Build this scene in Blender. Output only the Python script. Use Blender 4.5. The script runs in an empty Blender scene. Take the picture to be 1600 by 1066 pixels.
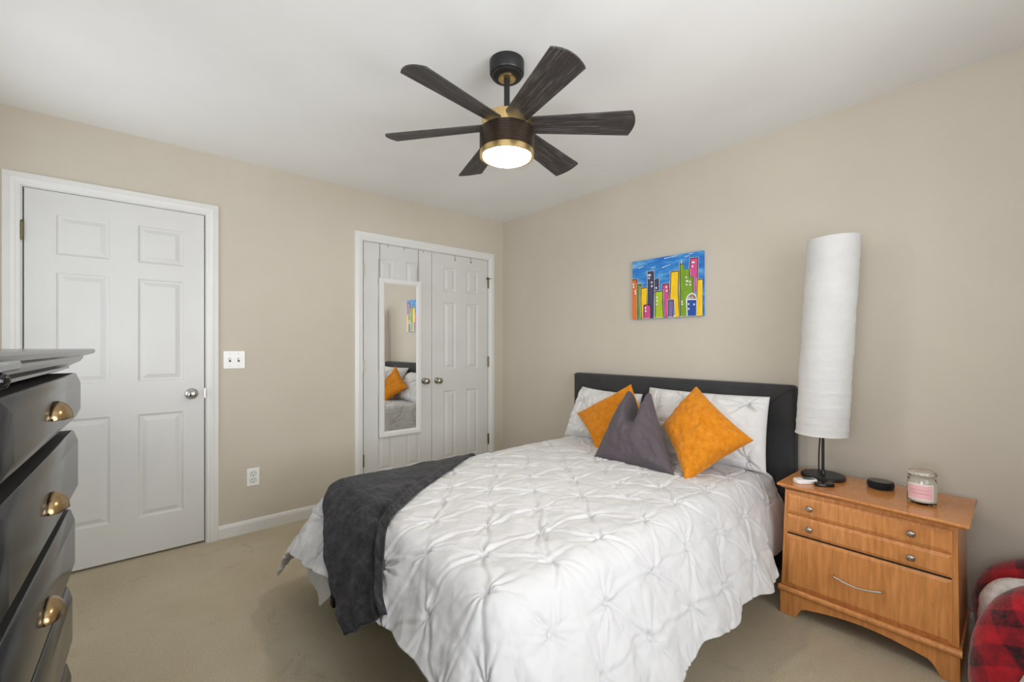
import bpy, bmesh, math, random
import numpy as np
from mathutils import Vector, Matrix
PI = math.pi
random.seed(4)
S = bpy.context.scene
COL = S.collection

# ------------------------------------------------------------------ camera
cam_d = bpy.data.cameras.new('camera')
cam = bpy.data.objects.new('camera', cam_d); COL.objects.link(cam)
cam.location = (3.3135, -2.7192, 1.2268)
cam.rotation_euler = (PI/2, 0, math.radians(49.4416))
cam_d.sensor_width = 36.0; cam_d.lens = 680.2/1600*36.0
cam_d.shift_y = 8.22/1600
cam_d.clip_start = 0.01
S.camera = cam

# ------------------------------------------------------------------ light
S.view_settings.view_transform = 'Standard'
S.view_settings.look = 'None'
S.view_settings.gamma = 1.0
S.view_settings.use_curve_mapping = False
S.view_settings.exposure = 0.03
W = bpy.data.worlds.new('world'); S.world = W; W.use_nodes = True
wb = W.node_tree.nodes['Background']
wb.inputs[0].default_value = (0.80, 0.90, 1.0, 1); wb.inputs[1].default_value = 1.0

def area(name, loc, rot, sx, sy, power, color, spread=180):
    d = bpy.data.lights.new(name, 'AREA'); d.shape = 'RECTANGLE'; d.size = sx; d.size_y = sy
    d.energy = power; d.color = color; d.spread = math.radians(spread)
    o = bpy.data.objects.new(name, d); COL.objects.link(o); o.location = loc; o.rotation_euler = rot
    return o
# unseen daylight: east window read from shadows, south sources added for even light
area('daylight_east', (4.14, -1.75, 1.38), (0, math.radians(90+6), 0), 1.3, 1.6, 26, (0.97, 0.985, 1.0), 120)
area('fill_south', (3.15, -3.50, 1.25), (math.radians(90+38), 0, 0), 1.3, 1.3, 32, (0.97, 0.985, 1.0), 150)  # added fill, tilted up so the ceiling bounces it over the room
area('fill_south_far', (0.80, -3.50, 1.25), (math.radians(90+38), 0, 0), 1.1, 1.3, 8, (0.97, 0.985, 1.0), 150)  # added fill that evens out the light on the left side
S.cycles.diffuse_bounces = 8; S.cycles.max_bounces = 14

# ------------------------------------------------------------------ helpers
def lin(c):
    return tuple(((v/255)/12.92 if v/255 <= 0.04045 else ((v/255+0.055)/1.055)**2.4) for v in c) + (1,)

class MatB:
    def __init__(s, name):
        s.m = bpy.data.materials.new(name); s.m.use_nodes = True
        s.nt = s.m.node_tree; s.n = s.nt.nodes; s.l = s.nt.links
        s.b = s.n['Principled BSDF']; s.co = None
    def coord(s):
        if not s.co: s.co = s.n.new('ShaderNodeTexCoord')
        return s.co.outputs['Object']
    def mapping(s, scale=(1, 1, 1), rot=(0, 0, 0), loc=(0, 0, 0)):
        m = s.n.new('ShaderNodeMapping'); s.l.new(s.coord(), m.inputs[0])
        m.inputs['Scale'].default_value = scale; m.inputs['Rotation'].default_value = rot; m.inputs['Location'].default_value = loc
        return m.outputs[0]
    def noise(s, scale, detail=4, rough=0.5, vec=None, dist=0):
        n = s.n.new('ShaderNodeTexNoise'); s.l.new(vec or s.coord(), n.inputs['Vector'])
        n.inputs['Scale'].default_value = scale; n.inputs['Detail'].default_value = detail
        n.inputs['Roughness'].default_value = rough; n.inputs['Distortion'].default_value = dist
        return n.outputs['Fac']
    def wave(s, scale, dist, vec=None, direction='X', detail=2, dscale=1):
        n = s.n.new('ShaderNodeTexWave'); s.l.new(vec or s.coord(), n.inputs['Vector'])
        n.bands_direction = direction
        n.inputs['Scale'].default_value = scale; n.inputs['Distortion'].default_value = dist
        n.inputs['Detail'].default_value = detail; n.inputs['Detail Scale'].default_value = dscale
        return n.outputs['Fac']
    def ramp(s, fac, stops):
        r = s.n.new('ShaderNodeValToRGB'); s.l.new(fac, r.inputs[0])
        e = r.color_ramp.elements
        while len(e) < len(stops): e.new(0.5)
        for el, (p, c) in zip(e, stops): el.position = p; el.color = c
        return r.outputs[0]
    def mix(s, fac, a, b, mode='MIX'):
        m = s.n.new('ShaderNodeMix'); m.data_type = 'RGBA'; m.blend_type = mode
        if hasattr(fac, 'links'): s.l.new(fac, m.inputs[0])
        else: m.inputs[0].default_value = fac
        for i, v in ((6, a), (7, b)):
            if hasattr(v, 'links'): s.l.new(v, m.inputs[i])
            else: m.inputs[i].default_value = v
        return m.outputs[2]
    def base(s, c):
        if hasattr(c, 'links'): s.l.new(c, s.b.inputs['Base Color'])
        else: s.b.inputs['Base Color'].default_value = c
    def bump(s, fac, strength=0.2, dist=0.002):
        b = s.n.new('ShaderNodeBump'); b.inputs['Strength'].default_value = strength; b.inputs['Distance'].default_value = dist
        s.l.new(fac, b.inputs['Height']); s.l.new(b.outputs[0], s.b.inputs['Normal'])
    def set(s, **k):
        for a, v in k.items(): s.b.inputs[a.replace('_', ' ')].default_value = v
        return s

def simple(name, rgb, rough=0.5, metal=0.0, bump=None, var=0.06, vscale=6, **k):
    m = MatB(name); c = lin(rgb)
    d = tuple(v*(1-var) for v in c[:3])+(1,); e = tuple(min(1, v*(1+var)) for v in c[:3])+(1,)
    m.base(m.ramp(m.noise(vscale, 5), [(0.3, d), (0.7, e)]))
    m.set(Roughness=rough, Metallic=metal)
    if bump: m.bump(m.noise(bump[0], 4), bump[1], bump[2])
    for a, v in k.items(): m.b.inputs[a].default_value = v
    return m.m

def shade(o, smooth=True, angle=None):
    me = o.data
    me.polygons.foreach_set('use_smooth', [smooth]*len(me.polygons))
    if smooth and angle is not None:
        me.set_sharp_from_angle(angle=math.radians(angle))

def obj(name, bm, mats, parent=None, smooth=False, angle=35, loc=None, bevel=0, segs=2):
    me = bpy.data.meshes.new(name); bmesh.ops.recalc_face_normals(bm, faces=bm.faces[:]); bm.to_mesh(me); bm.free()
    o = bpy.data.objects.new(name, me); COL.objects.link(o)
    for m in (mats if isinstance(mats, (list, tuple)) else [mats]): me.materials.append(m)
    if smooth or bevel: shade(o, True, angle)
    if bevel:
        b = o.modifiers.new('bevel', 'BEVEL'); b.width = bevel; b.segments = segs; b.limit_method = 'ANGLE'; b.angle_limit = math.radians(40)
        b.harden_normals = False
    if loc: o.location = loc
    if parent: o.parent = parent; o.matrix_parent_inverse = Matrix.Translation(parent.location).inverted() if not parent.rotation_euler.z else (Matrix.Translation(parent.location) @ Matrix.Rotation(parent.rotation_euler.z, 4, 'Z')).inverted()
    return o

def tag(o, label, cat, group=None, kind=None):
    if label: o['label'] = label
    if cat: o['category'] = cat
    if group: o['group'] = group
    if kind: o['kind'] = kind
    return o
def thing(name, label, cat, loc=(0, 0, 0), group=None):
    o = bpy.data.objects.new(name, None); COL.objects.link(o); o.location = loc; o.empty_display_size = 0.1
    return tag(o, label, cat, group)
def struct(name, bm, m, parent=None, **k):
    o = obj(name, bm, m, parent, **k)
    if parent is None: o['kind'] = 'structure'
    return o

def box(bm, a, b, mat=0):
    x0, y0, z0 = a; x1, y1, z1 = b
    v = [bm.verts.new(p) for p in ((x0,y0,z0),(x1,y0,z0),(x1,y1,z0),(x0,y1,z0),(x0,y0,z1),(x1,y0,z1),(x1,y1,z1),(x0,y1,z1))]
    for f in ((0,3,2,1),(4,5,6,7),(0,1,5,4),(1,2,6,5),(2,3,7,6),(3,0,4,7)):
        fc = bm.faces.new([v[i] for i in f]); fc.material_index = mat
    return v
def nbox(a, b, mat=0):
    bm = bmesh.new(); box(bm, a, b, mat); return bm
def lathe(bm, prof, c=(0,0,0), seg=48, axis='Z', mat=0, sx=1, sy=1):
    """prof: list of (r, h)"""
    rings = []
    for r, h in prof:
        ring = []
        for i in range(seg):
            a = 2*PI*i/seg
            p = (r*math.cos(a)*sx, r*math.sin(a)*sy, h)
            if axis == 'X': p = (h, p[0], p[1])
            if axis == 'Y': p = (p[0], h, p[1])
            ring.append(bm.verts.new((c[0]+p[0], c[1]+p[1], c[2]+p[2])))
        rings.append(ring)
    for a, b in zip(rings, rings[1:]):
        for i in range(seg):
            f = bm.faces.new((a[i], a[(i+1) % seg], b[(i+1) % seg], b[i])); f.material_index = mat
    for ring, flip in ((rings[0], True), (rings[-1], False)):
        f = bm.faces.new(ring[::-1] if flip else ring); f.material_index = mat
def tube(bm, pts, r, seg=10, mat=0, flat=1.0):
    pts = [Vector(p) for p in pts]; rings = []
    rr = r if isinstance(r, (list, tuple)) else [r]*len(pts)
    up = Vector((0, 0, 1))
    for i, p in enumerate(pts):
        t = (pts[min(i+1, len(pts)-1)]-pts[max(i-1, 0)]).normalized()
        n = up - t*up.dot(t)
        if n.length < 1e-3: n = Vector((1, 0, 0)) - t*t.x
        n.normalize(); b = t.cross(n)
        rings.append([bm.verts.new(p + (n*math.cos(2*PI*k/seg)*flat + b*math.sin(2*PI*k/seg))*rr[i]) for k in range(seg)])
    for a, b in zip(rings, rings[1:]):
        for k in range(seg):
            f = bm.faces.new((a[k], a[(k+1) % seg], b[(k+1) % seg], b[k])); f.material_index = mat
    for ring in (rings[0], rings[-1]): bm.faces.new(ring).material_index = mat
def catmull(pts, n=8):
    P_ = [np.array(p, float) for p in pts]; P_ = [2*P_[0]-P_[1]] + P_ + [2*P_[-1]-P_[-2]]; out = []
    for i in range(1, len(P_)-2):
        for k in range(n):
            t = k/n; a, b, c, d = P_[i-1:i+3]
            out.append(0.5*((2*b)+(-a+c)*t+(2*a-5*b+4*c-d)*t*t+(-a+3*b-3*c+d)*t**3))
    out.append(P_[-2]); return out
def prism(bm, poly, axis, a, b, mat=0):
    """extrude a 2D polygon along axis from a to b"""
    def mk(p, h):
        if axis == 'Y': return (p[0], h, p[1])
        if axis == 'X': return (h, p[0], p[1])
        return (p[0], p[1], h)
    A = [bm.verts.new(mk(p, a)) for p in poly]; B = [bm.verts.new(mk(p, b)) for p in poly]
    n = len(poly)
    bm.faces.new(A).material_index = mat; bm.faces.new(B[::-1]).material_index = mat
    for i in range(n):
        bm.faces.new((A[i], B[i], B[(i+1) % n], A[(i+1) % n])).material_index = mat

def grid_mesh(name, X, Y, Z, mat, parent=None, closed=False):
    nv, nu = X.shape
    co = np.stack([X, Y, Z], -1).reshape(-1, 3)
    idx = np.arange(nv*nu).reshape(nv, nu)
    q = np.stack([idx[:-1, :-1], idx[:-1, 1:], idx[1:, 1:], idx[1:, :-1]], -1).reshape(-1, 4)
    me = bpy.data.meshes.new(name); me.from_pydata(co.tolist(), [], q.tolist()); me.update()
    o = bpy.data.objects.new(name, me); COL.objects.link(o); me.materials.append(mat)
    me.polygons.foreach_set('use_smooth', [True]*len(me.polygons))
    if parent: o.parent = parent; o.matrix_parent_inverse = Matrix.Translation(parent.location).inverted()
    return o

_rng = np.random.RandomState(7)
_tab = _rng.rand(256, 256)
def vnoise(x, y):
    xi = np.floor(x).astype(int); yi = np.floor(y).astype(int); fx = x-xi; fy = y-yi
    fx = fx*fx*fx*(fx*(fx*6-15)+10); fy = fy*fy*fy*(fy*(fy*6-15)+10)
    a = _tab[xi % 256, yi % 256]; b = _tab[(xi+1) % 256, yi % 256]; c = _tab[xi % 256, (yi+1) % 256]; d = _tab[(xi+1) % 256, (yi+1) % 256]
    return (a*(1-fx)+b*fx)*(1-fy)+(c*(1-fx)+d*fx)*fy - 0.5
def fbm(x, y, o=4):
    r = 0; a = 1.0
    for i in range(o): r = r + a*vnoise(x*2**i+17.3*i, y*2**i+9.1*i); a *= 0.5
    return r

# ------------------------------------------------------------------ materials
def wall_mat():
    m = MatB('wall_paint_beige')
    a = m.mix(m.ramp(m.noise(1.3, 5, 0.6), [(0.35, (0, 0, 0, 1)), (0.7, (1, 1, 1, 1))]), lin((203, 195, 181)), lin((197, 189, 175)))
    # faint scuffs with a shape of their own
    sc = m.ramp(m.noise(9, 8, 0.75, m.mapping((1, 1, 2.5))), [(0.66, (0, 0, 0, 1)), (0.74, (1, 1, 1, 1))])
    m.base(m.mix(m.mix(1.0, sc, (0.25, 0.25, 0.25, 1), 'MULTIPLY'), a, lin((165, 156, 142))))
    m.set(Roughness=0.75); m.b.inputs['Specular IOR Level'].default_value = 0.25
    m.bump(m.noise(160, 3), 0.12, 0.002); return m.m
def ceil_mat():
    m = MatB('ceiling_paint_white'); m.base(m.ramp(m.noise(2, 4), [(0.3, lin((228, 228, 227))), (0.7, lin((234, 234, 233)))]))
    m.set(Roughness=0.9); m.bump(m.noise(140, 3), 0.1, 0.002); return m.m
def carpet_mat():
    m = MatB('carpet_beige')
    big = m.ramp(m.noise(1.7, 6, 0.65), [(0.35, lin((204, 189, 159))), (0.68, lin((217, 204, 176)))])
    fine = m.ramp(m.noise(190, 4, 0.75), [(0.3, (0.72, 0.72, 0.72, 1)), (0.7, (1.16, 1.16, 1.16, 1))])
    c = m.mix(1.0, big, fine, 'MULTIPLY')
    st = m.ramp(m.noise(5.5, 7, 0.7, None, 1.0), [(0.57, (0, 0, 0, 1)), (0.70, (1, 1, 1, 1))])
    m.base(m.mix(m.mix(1.0, st, (0.4, 0.4, 0.4, 1), 'MULTIPLY'), c, lin((156, 142, 118))))
    m.set(Roughness=1.0); m.b.inputs['Specular IOR Level'].default_value = 0.05
    m.b.inputs['Sheen Weight'].default_value = 0.15
    n1 = m.noise(420, 3, 0.8); m.bump(n1, 0.8, 0.006); return m.m
def door_mat():
    m = MatB('door_paint_white'); m.base(m.ramp(m.noise(3, 5), [(0.3, lin((209, 209, 207))), (0.7, lin((215, 215, 213)))]))
    m.set(Roughness=0.42); m.bump(m.wave(14, 9, m.mapping((1, 1, 0.08)), 'Y', 4, 2), 0.05, 0.001); return m.m
def wood_mat(name, dark, light, scale=1.0, axis='X', rough=0.3):
    m = MatB(name)
    mp = m.mapping((1.2, 1.2, 14) if axis == 'X' else (22, 22, 1.2))
    n = m.noise(3.2*scale, 7, 0.62, mp, 0.6)
    c = m.ramp(n, [(0.28, lin(dark)), (0.72, lin(light))])
    fl = m.ramp(m.noise(20, 3, 0.5, m.mapping((3.6, 3.6, 0.35))), [(0.35, (0.86, 0.84, 0.80, 1)), (0.65, (1.05, 1.04, 1.03, 1))])
    m.base(m.mix(1.0, c, fl, 'MULTIPLY')); m.set(Roughness=rough)
    m.bump(n, 0.04, 0.001); return m.m
def blade_mat():
    m = MatB('blade_dark_woodgrain')
    mp = m.mapping((2.0, 38, 38))
    n = m.noise(3.0, 8, 0.7, mp, 0.8)
    m.base(m.ramp(n, [(0.30, lin((26, 23, 23))), (0.5, lin((56, 52, 51))), (0.70, lin((104, 99, 97)))]))
    m.set(Roughness=0.5); m.bump(n, 0.3, 0.002); return m.m
def fabric_mat(name, rgb, rough=0.95, var=0.05, vs=4, wv=900, wstr=0.15, sheen=0.2, streak=None):
    m = MatB(name); c = lin(rgb)
    d = tuple(v*(1-var) for v in c[:3])+(1,); e = tuple(min(1, v*(1+var)) for v in c[:3])+(1,)
    m.base(m.ramp(m.noise(vs, 6, 0.65, m.mapping(streak) if streak else None), [(0.32, d), (0.68, e)]))
    m.set(Roughness=rough); m.b.inputs['Sheen Weight'].default_value = sheen; m.b.inputs['Sheen Roughness'].default_value = 0.4
    m.b.inputs['Specular IOR Level'].default_value = 0.2
    m.bump(m.noise(wv, 2), wstr, 0.001); return m.m

M_wall = wall_mat(); M_ceil = ceil_mat(); M_carpet = carpet_mat(); M_door = door_mat()
M_trim = simple('trim_paint_white', (224, 224, 222), 0.4, var=0.02)
M_hinge = simple('aged_brass_hinge', (128, 118, 88), 0.35, 0.9, vscale=60, var=0.3)
M_hingew = simple('painted_hinge', (176, 172, 160), 0.4, 0.5, vscale=60, var=0.2)
M_nickel = simple('brushed_nickel', (178, 172, 162), 0.25, 1.0, vscale=80)
M_chrome = simple('polished_nickel', (200, 200, 198), 0.12, 1.0)
M_gap_shade = simple('painted_gap_shade', (28, 27, 26), 0.9)  # near-black colour standing in for shade in gaps
M_plate = simple('white_plastic', (240, 240, 238), 0.35, var=0.01)
M_slot = simple('socket_slot', (70, 68, 66), 0.6)
M_mirror = MatB('mirror_silver').set(Metallic=1.0, Roughness=0.015, Base_Color=(0.9, 0.91, 0.9, 1)).m
M_black = simple('matte_black_metal', (34, 34, 35), 0.38, 0.2, var=0.1)
M_brass = simple('satin_brass', (226, 196, 138), 0.34, 1.0, vscale=90, var=0.06)
M_bronze = simple('dark_bronze', (66, 54, 46), 0.38, 0.7, vscale=30)
M_blade = blade_mat()
M_head = fabric_mat('charcoal_upholstery', (63, 63, 64), var=0.10, vs=9, wv=700, wstr=0.3, sheen=0.15)
M_duvet = fabric_mat('white_duvet_cotton', (207, 207, 208), 0.85, 0.01, 3, 800, 0.05, 0.1)
M_sheet = fabric_mat('white_sheet_cotton', (212, 213, 214), 0.85, 0.015, 3, 800, 0.05, 0.1)
M_sham = fabric_mat('white_sham_cotton', (220, 220, 220), 0.85, 0.01, 3, 800, 0.05, 0.1)
M_mattress = fabric_mat('mattress_ticking', (215, 215, 215))
M_dresser = simple('black_lacquer', (44, 45, 47), 0.22, var=0.12, vscale=5)
M_dresser.node_tree.nodes['Principled BSDF'].inputs['Coat Weight'].default_value = 0.15
M_dresser.node_tree.nodes['Principled BSDF'].inputs['Coat Roughness'].default_value = 0.12
M_edge_shade = simple('drawer_side_gap_shade', (16, 16, 17), 0.7)  # blackens the drawer edges so the gaps look shaded
M_gblack = simple('gloss_black_plastic', (14, 15, 18), 0.12)
M_pull = simple('antique_brass_pull', (168, 142, 104), 0.26, 1.0, vscale=40, var=0.12)
M_wood = wood_mat('maple_honey_finish', (196, 126, 66), (222, 156, 94), 1.0, 'Z', 0.28)
M_woodtop = wood_mat('maple_honey_top', (194, 122, 64), (218, 152, 90), 1.0, 'X', 0.16)
M_shade = MatB('rice_paper'); M_shade.base(M_shade.ramp(M_shade.noise(9, 6), [(0.3, lin((210, 210, 209))), (0.7, lin((218, 218, 217)))]))
M_shade.set(Roughness=0.9); M_shade.b.inputs['Transmission Weight'].default_value = 0.0
M_shade.bump(M_shade.noise(48, 6, 0.75, M_shade.mapping((1, 1, 2.2))), 0.7, 0.006); M_shade = M_shade.m

# ------------------------------------------------------------------ room shell
H = 2.44; XR = 4.05; YB = -3.40; TH = 0.12
D1 = (-3.171, -2.409); DZ = 2.043           # entry door
D2 = (-1.400, -0.188)                        # closet opening
bm = nbox((-0.3, YB-0.3, -0.1), (XR+0.3, 0.3, 0)); struct('floor', bm, M_carpet)
bm = nbox((-TH, YB-TH, H), (XR+TH, TH, H+0.1)); struct('ceiling', bm, M_ceil)
bm = bmesh.new()
for a, b in ((YB-TH, D1[0]-0.02), (D1[1]+0.02, D2[0]-0.02), (D2[1]+0.02, TH)):
    box(bm, (-TH, a, 0), (0, b, H))
for a, b in ((D1[0]-0.02, D1[1]+0.02), (D2[0]-0.02, D2[1]+0.02)):
    box(bm, (-TH, a, DZ+0.02), (0, b, H))
struct('wall_left', bm, M_wall)
bm = nbox((0, 0, 0), (XR+TH, TH, H)); struct('wall_right', bm, M_wall)
def window_wall(name, axis, c0, c1, w0, w1, lo, hi, z0=0.85, z1=2.1):
    bm = bmesh.new()
    def B(a, b, za, zb):
        if axis == 'X': box(bm, (c0, a, za), (c1, b, zb))
        else: box(bm, (a, c0, za), (b, c1, zb))
    B(lo, w0, 0, H); B(w1, hi, 0, H); B(w0, w1, 0, z0); B(w0, w1, z1, H)
    return struct(name, bm, M_wall)
window_wall('wall_east', 'X', XR, XR+TH, -2.6, -0.9, YB, 0, 0.7, 2.1)
window_wall('wall_south', 'Y', YB-TH, YB, 2.5, 3.8, 1.35, XR+TH, 0.7, 2.1)
window_wall('wall_southwest', 'Y', YB-TH, YB, 0.25, 1.35, 0, 1.35, 0.7, 2.1)
def win_frame(name, axis, c0, c1, w0, w1, z0=0.7, z1=2.1):
    bm = bmesh.new(); t = 0.05; zm = (z0+z1)/2
    def B(a, b, za, zb):
        if axis == 'X': box(bm, (c0, a, za), (c1, b, zb))
        else: box(bm, (a, c0, za), (b, c1, zb))
    B(w0, w0+t, z0, z1); B(w1-t, w1, z0, z1); B(w0+t, w1-t, z0, z0+t); B(w0+t, w1-t, z1-t, z1); B(w0+t, w1-t, zm-t/2, zm+t/2)
    return struct(name, bm, M_trim)
win_frame('window_1', 'X', XR+0.01, XR+0.06, -2.6, -0.9)
win_frame('window_2', 'Y', YB-0.06, YB-0.01, 2.5, 3.8)
win_frame('added_window', 'Y', YB-0.06, YB-0.01, 0.25, 1.35)  # unseen window, made up to spread the light more evenly

# casing: a moulded profile swept round a door opening (profile x = outwards from opening, h = proud of wall)
def casing(name, y0, y1, ztop, w=0.062):
    prof = [(0, 0), (0, 0.010), (0.006, 0.013), (0.014, 0.012), (0.020, 0.016), (0.034, 0.018), (0.040, 0.015), (0.052, 0.013), (w, 0.011), (w, 0)]
    bm = bmesh.new(); rows = []
    for p, h in prof:
        rows.append([bm.verts.new(v) for v in ((h, y0-p, 0), (h, y0-p, ztop+p), (h, y1+p, ztop+p), (h, y1+p, 0))])
    for a, b in zip(rows, rows[1:]):
        for i in range(3): bm.faces.new((a[i], a[i+1], b[i+1], b[i]))
    struct(name, bm, M_trim, smooth=True, angle=20)
casing('trim_1', D1[0]-0.008, D1[1]+0.008, DZ+0.008)
casing('trim_2', D2[0]-0.008, D2[1]+0.008, DZ+0.008)
def jamb(name, y0, y1):
    bm = bmesh.new()
    box(bm, (-TH, y0-0.02, 0), (-0.0005, y0-0.003, DZ+0.02)); box(bm, (-TH, y1+0.003, 0), (-0.0005, y1+0.02, DZ+0.02))
    box(bm, (-TH, y0-0.003, DZ+0.003), (-0.0005, y1+0.003, DZ+0.02))
    # stop bead behind the slab, dark gap beyond
    box(bm, (-TH+0.01, y0-0.003, 0), (-0.046, y0+0.012, DZ+0.003)); box(bm, (-TH+0.01, y1-0.012, 0), (-0.046, y1+0.003, DZ+0.003))
    struct(name, bm, M_trim)
jamb('trim_3', *D1); jamb('trim_4', *D2)

def baseboard(name, axis, a, b, side=1, at=0.0):
    prof = [(0, 0), (0.014, 0), (0.014, 0.062), (0.010, 0.076), (0.004, 0.083), (0, 0.083)]
    bm = bmesh.new()
    if axis == 'Y': prism(bm, [(at+side*p, h) for p, h in prof], 'Y', a, b)
    else: prism(bm, [(at+side*p, h) for p, h in prof], 'X', a, b)
    struct(name, bm, M_trim)
baseboard('baseboard_left', 'Y', D1[1]+0.0705, D2[0]-0.0705)
baseboard('baseboard_corner', 'Y', D2[1]+0.0705, -0.0145)
baseboard('baseboard_right', 'X', 0, XR, -1, 0)
baseboard('baseboard_east', 'Y', YB, -0.015, -1, XR)
baseboard('baseboard_south', 'X', 0, XR, 1, YB)

# ------------------------------------------------------------------ six-panel doors
def panel_door(name, y0, y1, z0, z1, cols, parent=None):
    """front face at x=-0.004, slab 35 mm thick; cols = [(ya,yb),(yc,yd)] panel columns"""
    rows = [(0.232, 0.832), (1.024, 1.618), (1.712, 1.926)]
    bm = bmesh.new(); X = -0.004
    ys = sorted([y0, y1]+[v for c in cols for v in c]); zs = sorted([z0, z1]+[v for r in rows for v in r])
    def isP(a, b, c, d): return any(abs(a-p[0]) < 1e-6 and abs(b-p[1]) < 1e-6 for p in cols) and any(abs(c-r[0]) < 1e-6 and abs(d-r[1]) < 1e-6 for r in rows)
    for a, b in zip(ys, ys[1:]):
        for c, d in zip(zs, zs[1:]):
            if not isP(a, b, c, d):
                bm.faces.new([bm.verts.new(p) for p in ((X, a, c), (X, b, c), (X, b, d), (X, a, d))])
            else:
                rings = [(0, 0), (0.004, -0.0045), (0.010, -0.0075), (0.016, -0.0080), (0.036, -0.0015), (0.039, -0.0005)]
                pr = None
                for ins, dep in rings:
                    r = [bm.verts.new(p) for p in ((X+dep, a+ins, c+ins), (X+dep, b-ins, c+ins), (X+dep, b-ins, d-ins), (X+dep, a+ins, d-ins))]
                    if pr:
                        for i in range(4): bm.faces.new((pr[i], pr[(i+1) % 4], r[(i+1) % 4], r[i]))
                    pr = r
                bm.faces.new(pr)
    bk = [(X, y0, z0), (X, y1, z0), (X, y1, z1), (X, y0, z1)]
    f = [bm.verts.new(p) for p in bk]; g = [bm.verts.new((p[0]-0.035, p[1], p[2])) for p in bk]
    for i in range(4): bm.faces.new((f[i], f[(i+1) % 4], g[(i+1) % 4], g[i]))
    bm.faces.new(g)
    bmesh.ops.remove_doubles(bm, verts=bm.verts, dist=1e-5)
    o = struct(name, bm, M_door); return o
def hinge(parent, y, zc, m, out=0.004, h=0.09, leaf=0):
    bm = bmesh.new()
    n = 5
    for i in range(n):
        lathe(bm, [(0.0062, zc-h/2+h*i/n+0.0006), (0.0062, zc-h/2+h*(i+1)/n-0.0006)], (out+0.004, y, 0), 12)
    lathe(bm, [(0.003, zc-h/2-0.006), (0.006, zc-h/2-0.003), (0.006, zc-h/2), (0.004, zc+h/2), (0.006, zc+h/2), (0.004, zc+h/2+0.005), (0.001, zc+h/2+0.007)], (out+0.004, y, 0), 12)
    box(bm, (-0.003, y-0.002-leaf, zc-h/2), (out, y+0.002+leaf, zc+h/2))
    obj('hinge', bm, m, parent, smooth=True)
def knob(parent, y, z, rose=0.033):
    bm = bmesh.new()
    lathe(bm, [(rose, -0.004), (rose, -0.001), (rose*0.9, 0.004), (rose*0.55, 0.008), (0.012, 0.011), (0.0115, 0.030), (0.018, 0.036), (0.0255, 0.046), (0.0265, 0.054), (0.023, 0.062), (0.014, 0.066), (0.004, 0.067)], (0, y, z), 40, 'X')
    return obj('door_knob', bm, M_chrome if rose > 0.03 else M_nickel, parent, smooth=True, angle=50)
w1 = D1[0]
door1 = panel_door('door_1', D1[0]+0.003, D1[1]-0.003, 0.014, DZ, [(w1+0.117, w1+0.326), (w1+0.446, w1+0.655)])
for zc in (1.82, 1.02, 0.22): hinge(door1, D1[0]-0.004, zc, M_hinge)
knob(door1, D1[1]-0.066, 0.935, 0.034)
bm = nbox((-0.003, D1[1]-0.003, 0.905), (0.0005, D1[1]+0.004, 0.965)); obj('strike_plate', bm, M_nickel, door1)
ym = -0.796
doorL = panel_door('door_2', D2[0]+0.003, ym-0.002, 0.014, DZ, [(D2[0]+0.120, D2[0]+0.248), (D2[0]+0.363, D2[0]+0.491)])
doorR = panel_door('door_3', ym+0.002, D2[1]-0.003, 0.014, DZ, [(ym+0.122, ym+0.245), (ym+0.363, ym+0.493)])
for zc in (1.82, 1.076): hinge(doorL, D2[0]-0.003, zc, M_hingew)
hinge(doorL, D2[0]-0.003, 0.34, M_hinge)
for zc in (1.83, 1.08, 0.345): hinge(doorR, D2[1]+0.003, zc, M_hinge)
knob(doorL, ym-0.072, 0.930, 0.028); knob(doorR, ym+0.052, 0.928, 0.028)
# bracket at the top hinge of the right leaf
bm = bmesh.new(); box(bm, (0.012, D2[1]-0.012, 1.868), (0.016, D2[1]+0.05, 1.876)); box(bm, (-0.003, D2[1]-0.014, 1.862), (0.016, D2[1]-0.008, 1.884))
obj('hinge_bracket', bm, M_hinge, doorR)
# dark sheets standing in for the shade behind the doors
struct('door_gap_shade_1', nbox((-TH-0.03, D1[0]-0.05, 0), (-TH-0.01, D1[1]+0.05, DZ+0.05)), M_gap_shade)
struct('door_gap_shade_2', nbox((-TH-0.03, D2[0]-0.05, 0), (-TH-0.01, D2[1]+0.05, DZ+0.05)), M_gap_shade)

# over-door hooks
def strap_hook(name, y, label, L=0.02, w=0.006):
    bm = bmesh.new()
    box(bm, (-0.0035, y-w/2, DZ-L), (-0.0015, y+w/2, DZ+0.0022)); box(bm, (-0.040, y-w/2, DZ+0.0004), (-0.0015, y+w/2, DZ+0.0022))
    if L > 0.03:
        box(bm, (-0.0015, y-w/2, DZ-L), (0.012, y+w/2, DZ-L+0.003)); box(bm, (0.010, y-w/2, DZ-L), (0.012, y+w/2, DZ-L+0.012))
    return tag(obj(name, bm, M_hingew), label, 'hook', 'small hooks over the tops of the closet doors')
strap_hook('door_hook', -1.195, 'small metal hook over left closet door, nearest the mirror\'s left strap')
strap_hook('door_hook', -1.055, 'small metal hook over left closet door, midway between the mirror\'s two straps')
strap_hook('door_hook', -0.880, 'small metal hook over left closet door, just right of the mirror\'s right strap')
strap_hook('door_hook', -0.560, 'white over-door hook on right closet door, the one nearer the middle', 0.045)
strap_hook('door_hook', -0.385, 'white over-door hook on right closet door, the one nearer the room corner', 0.045)

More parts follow.
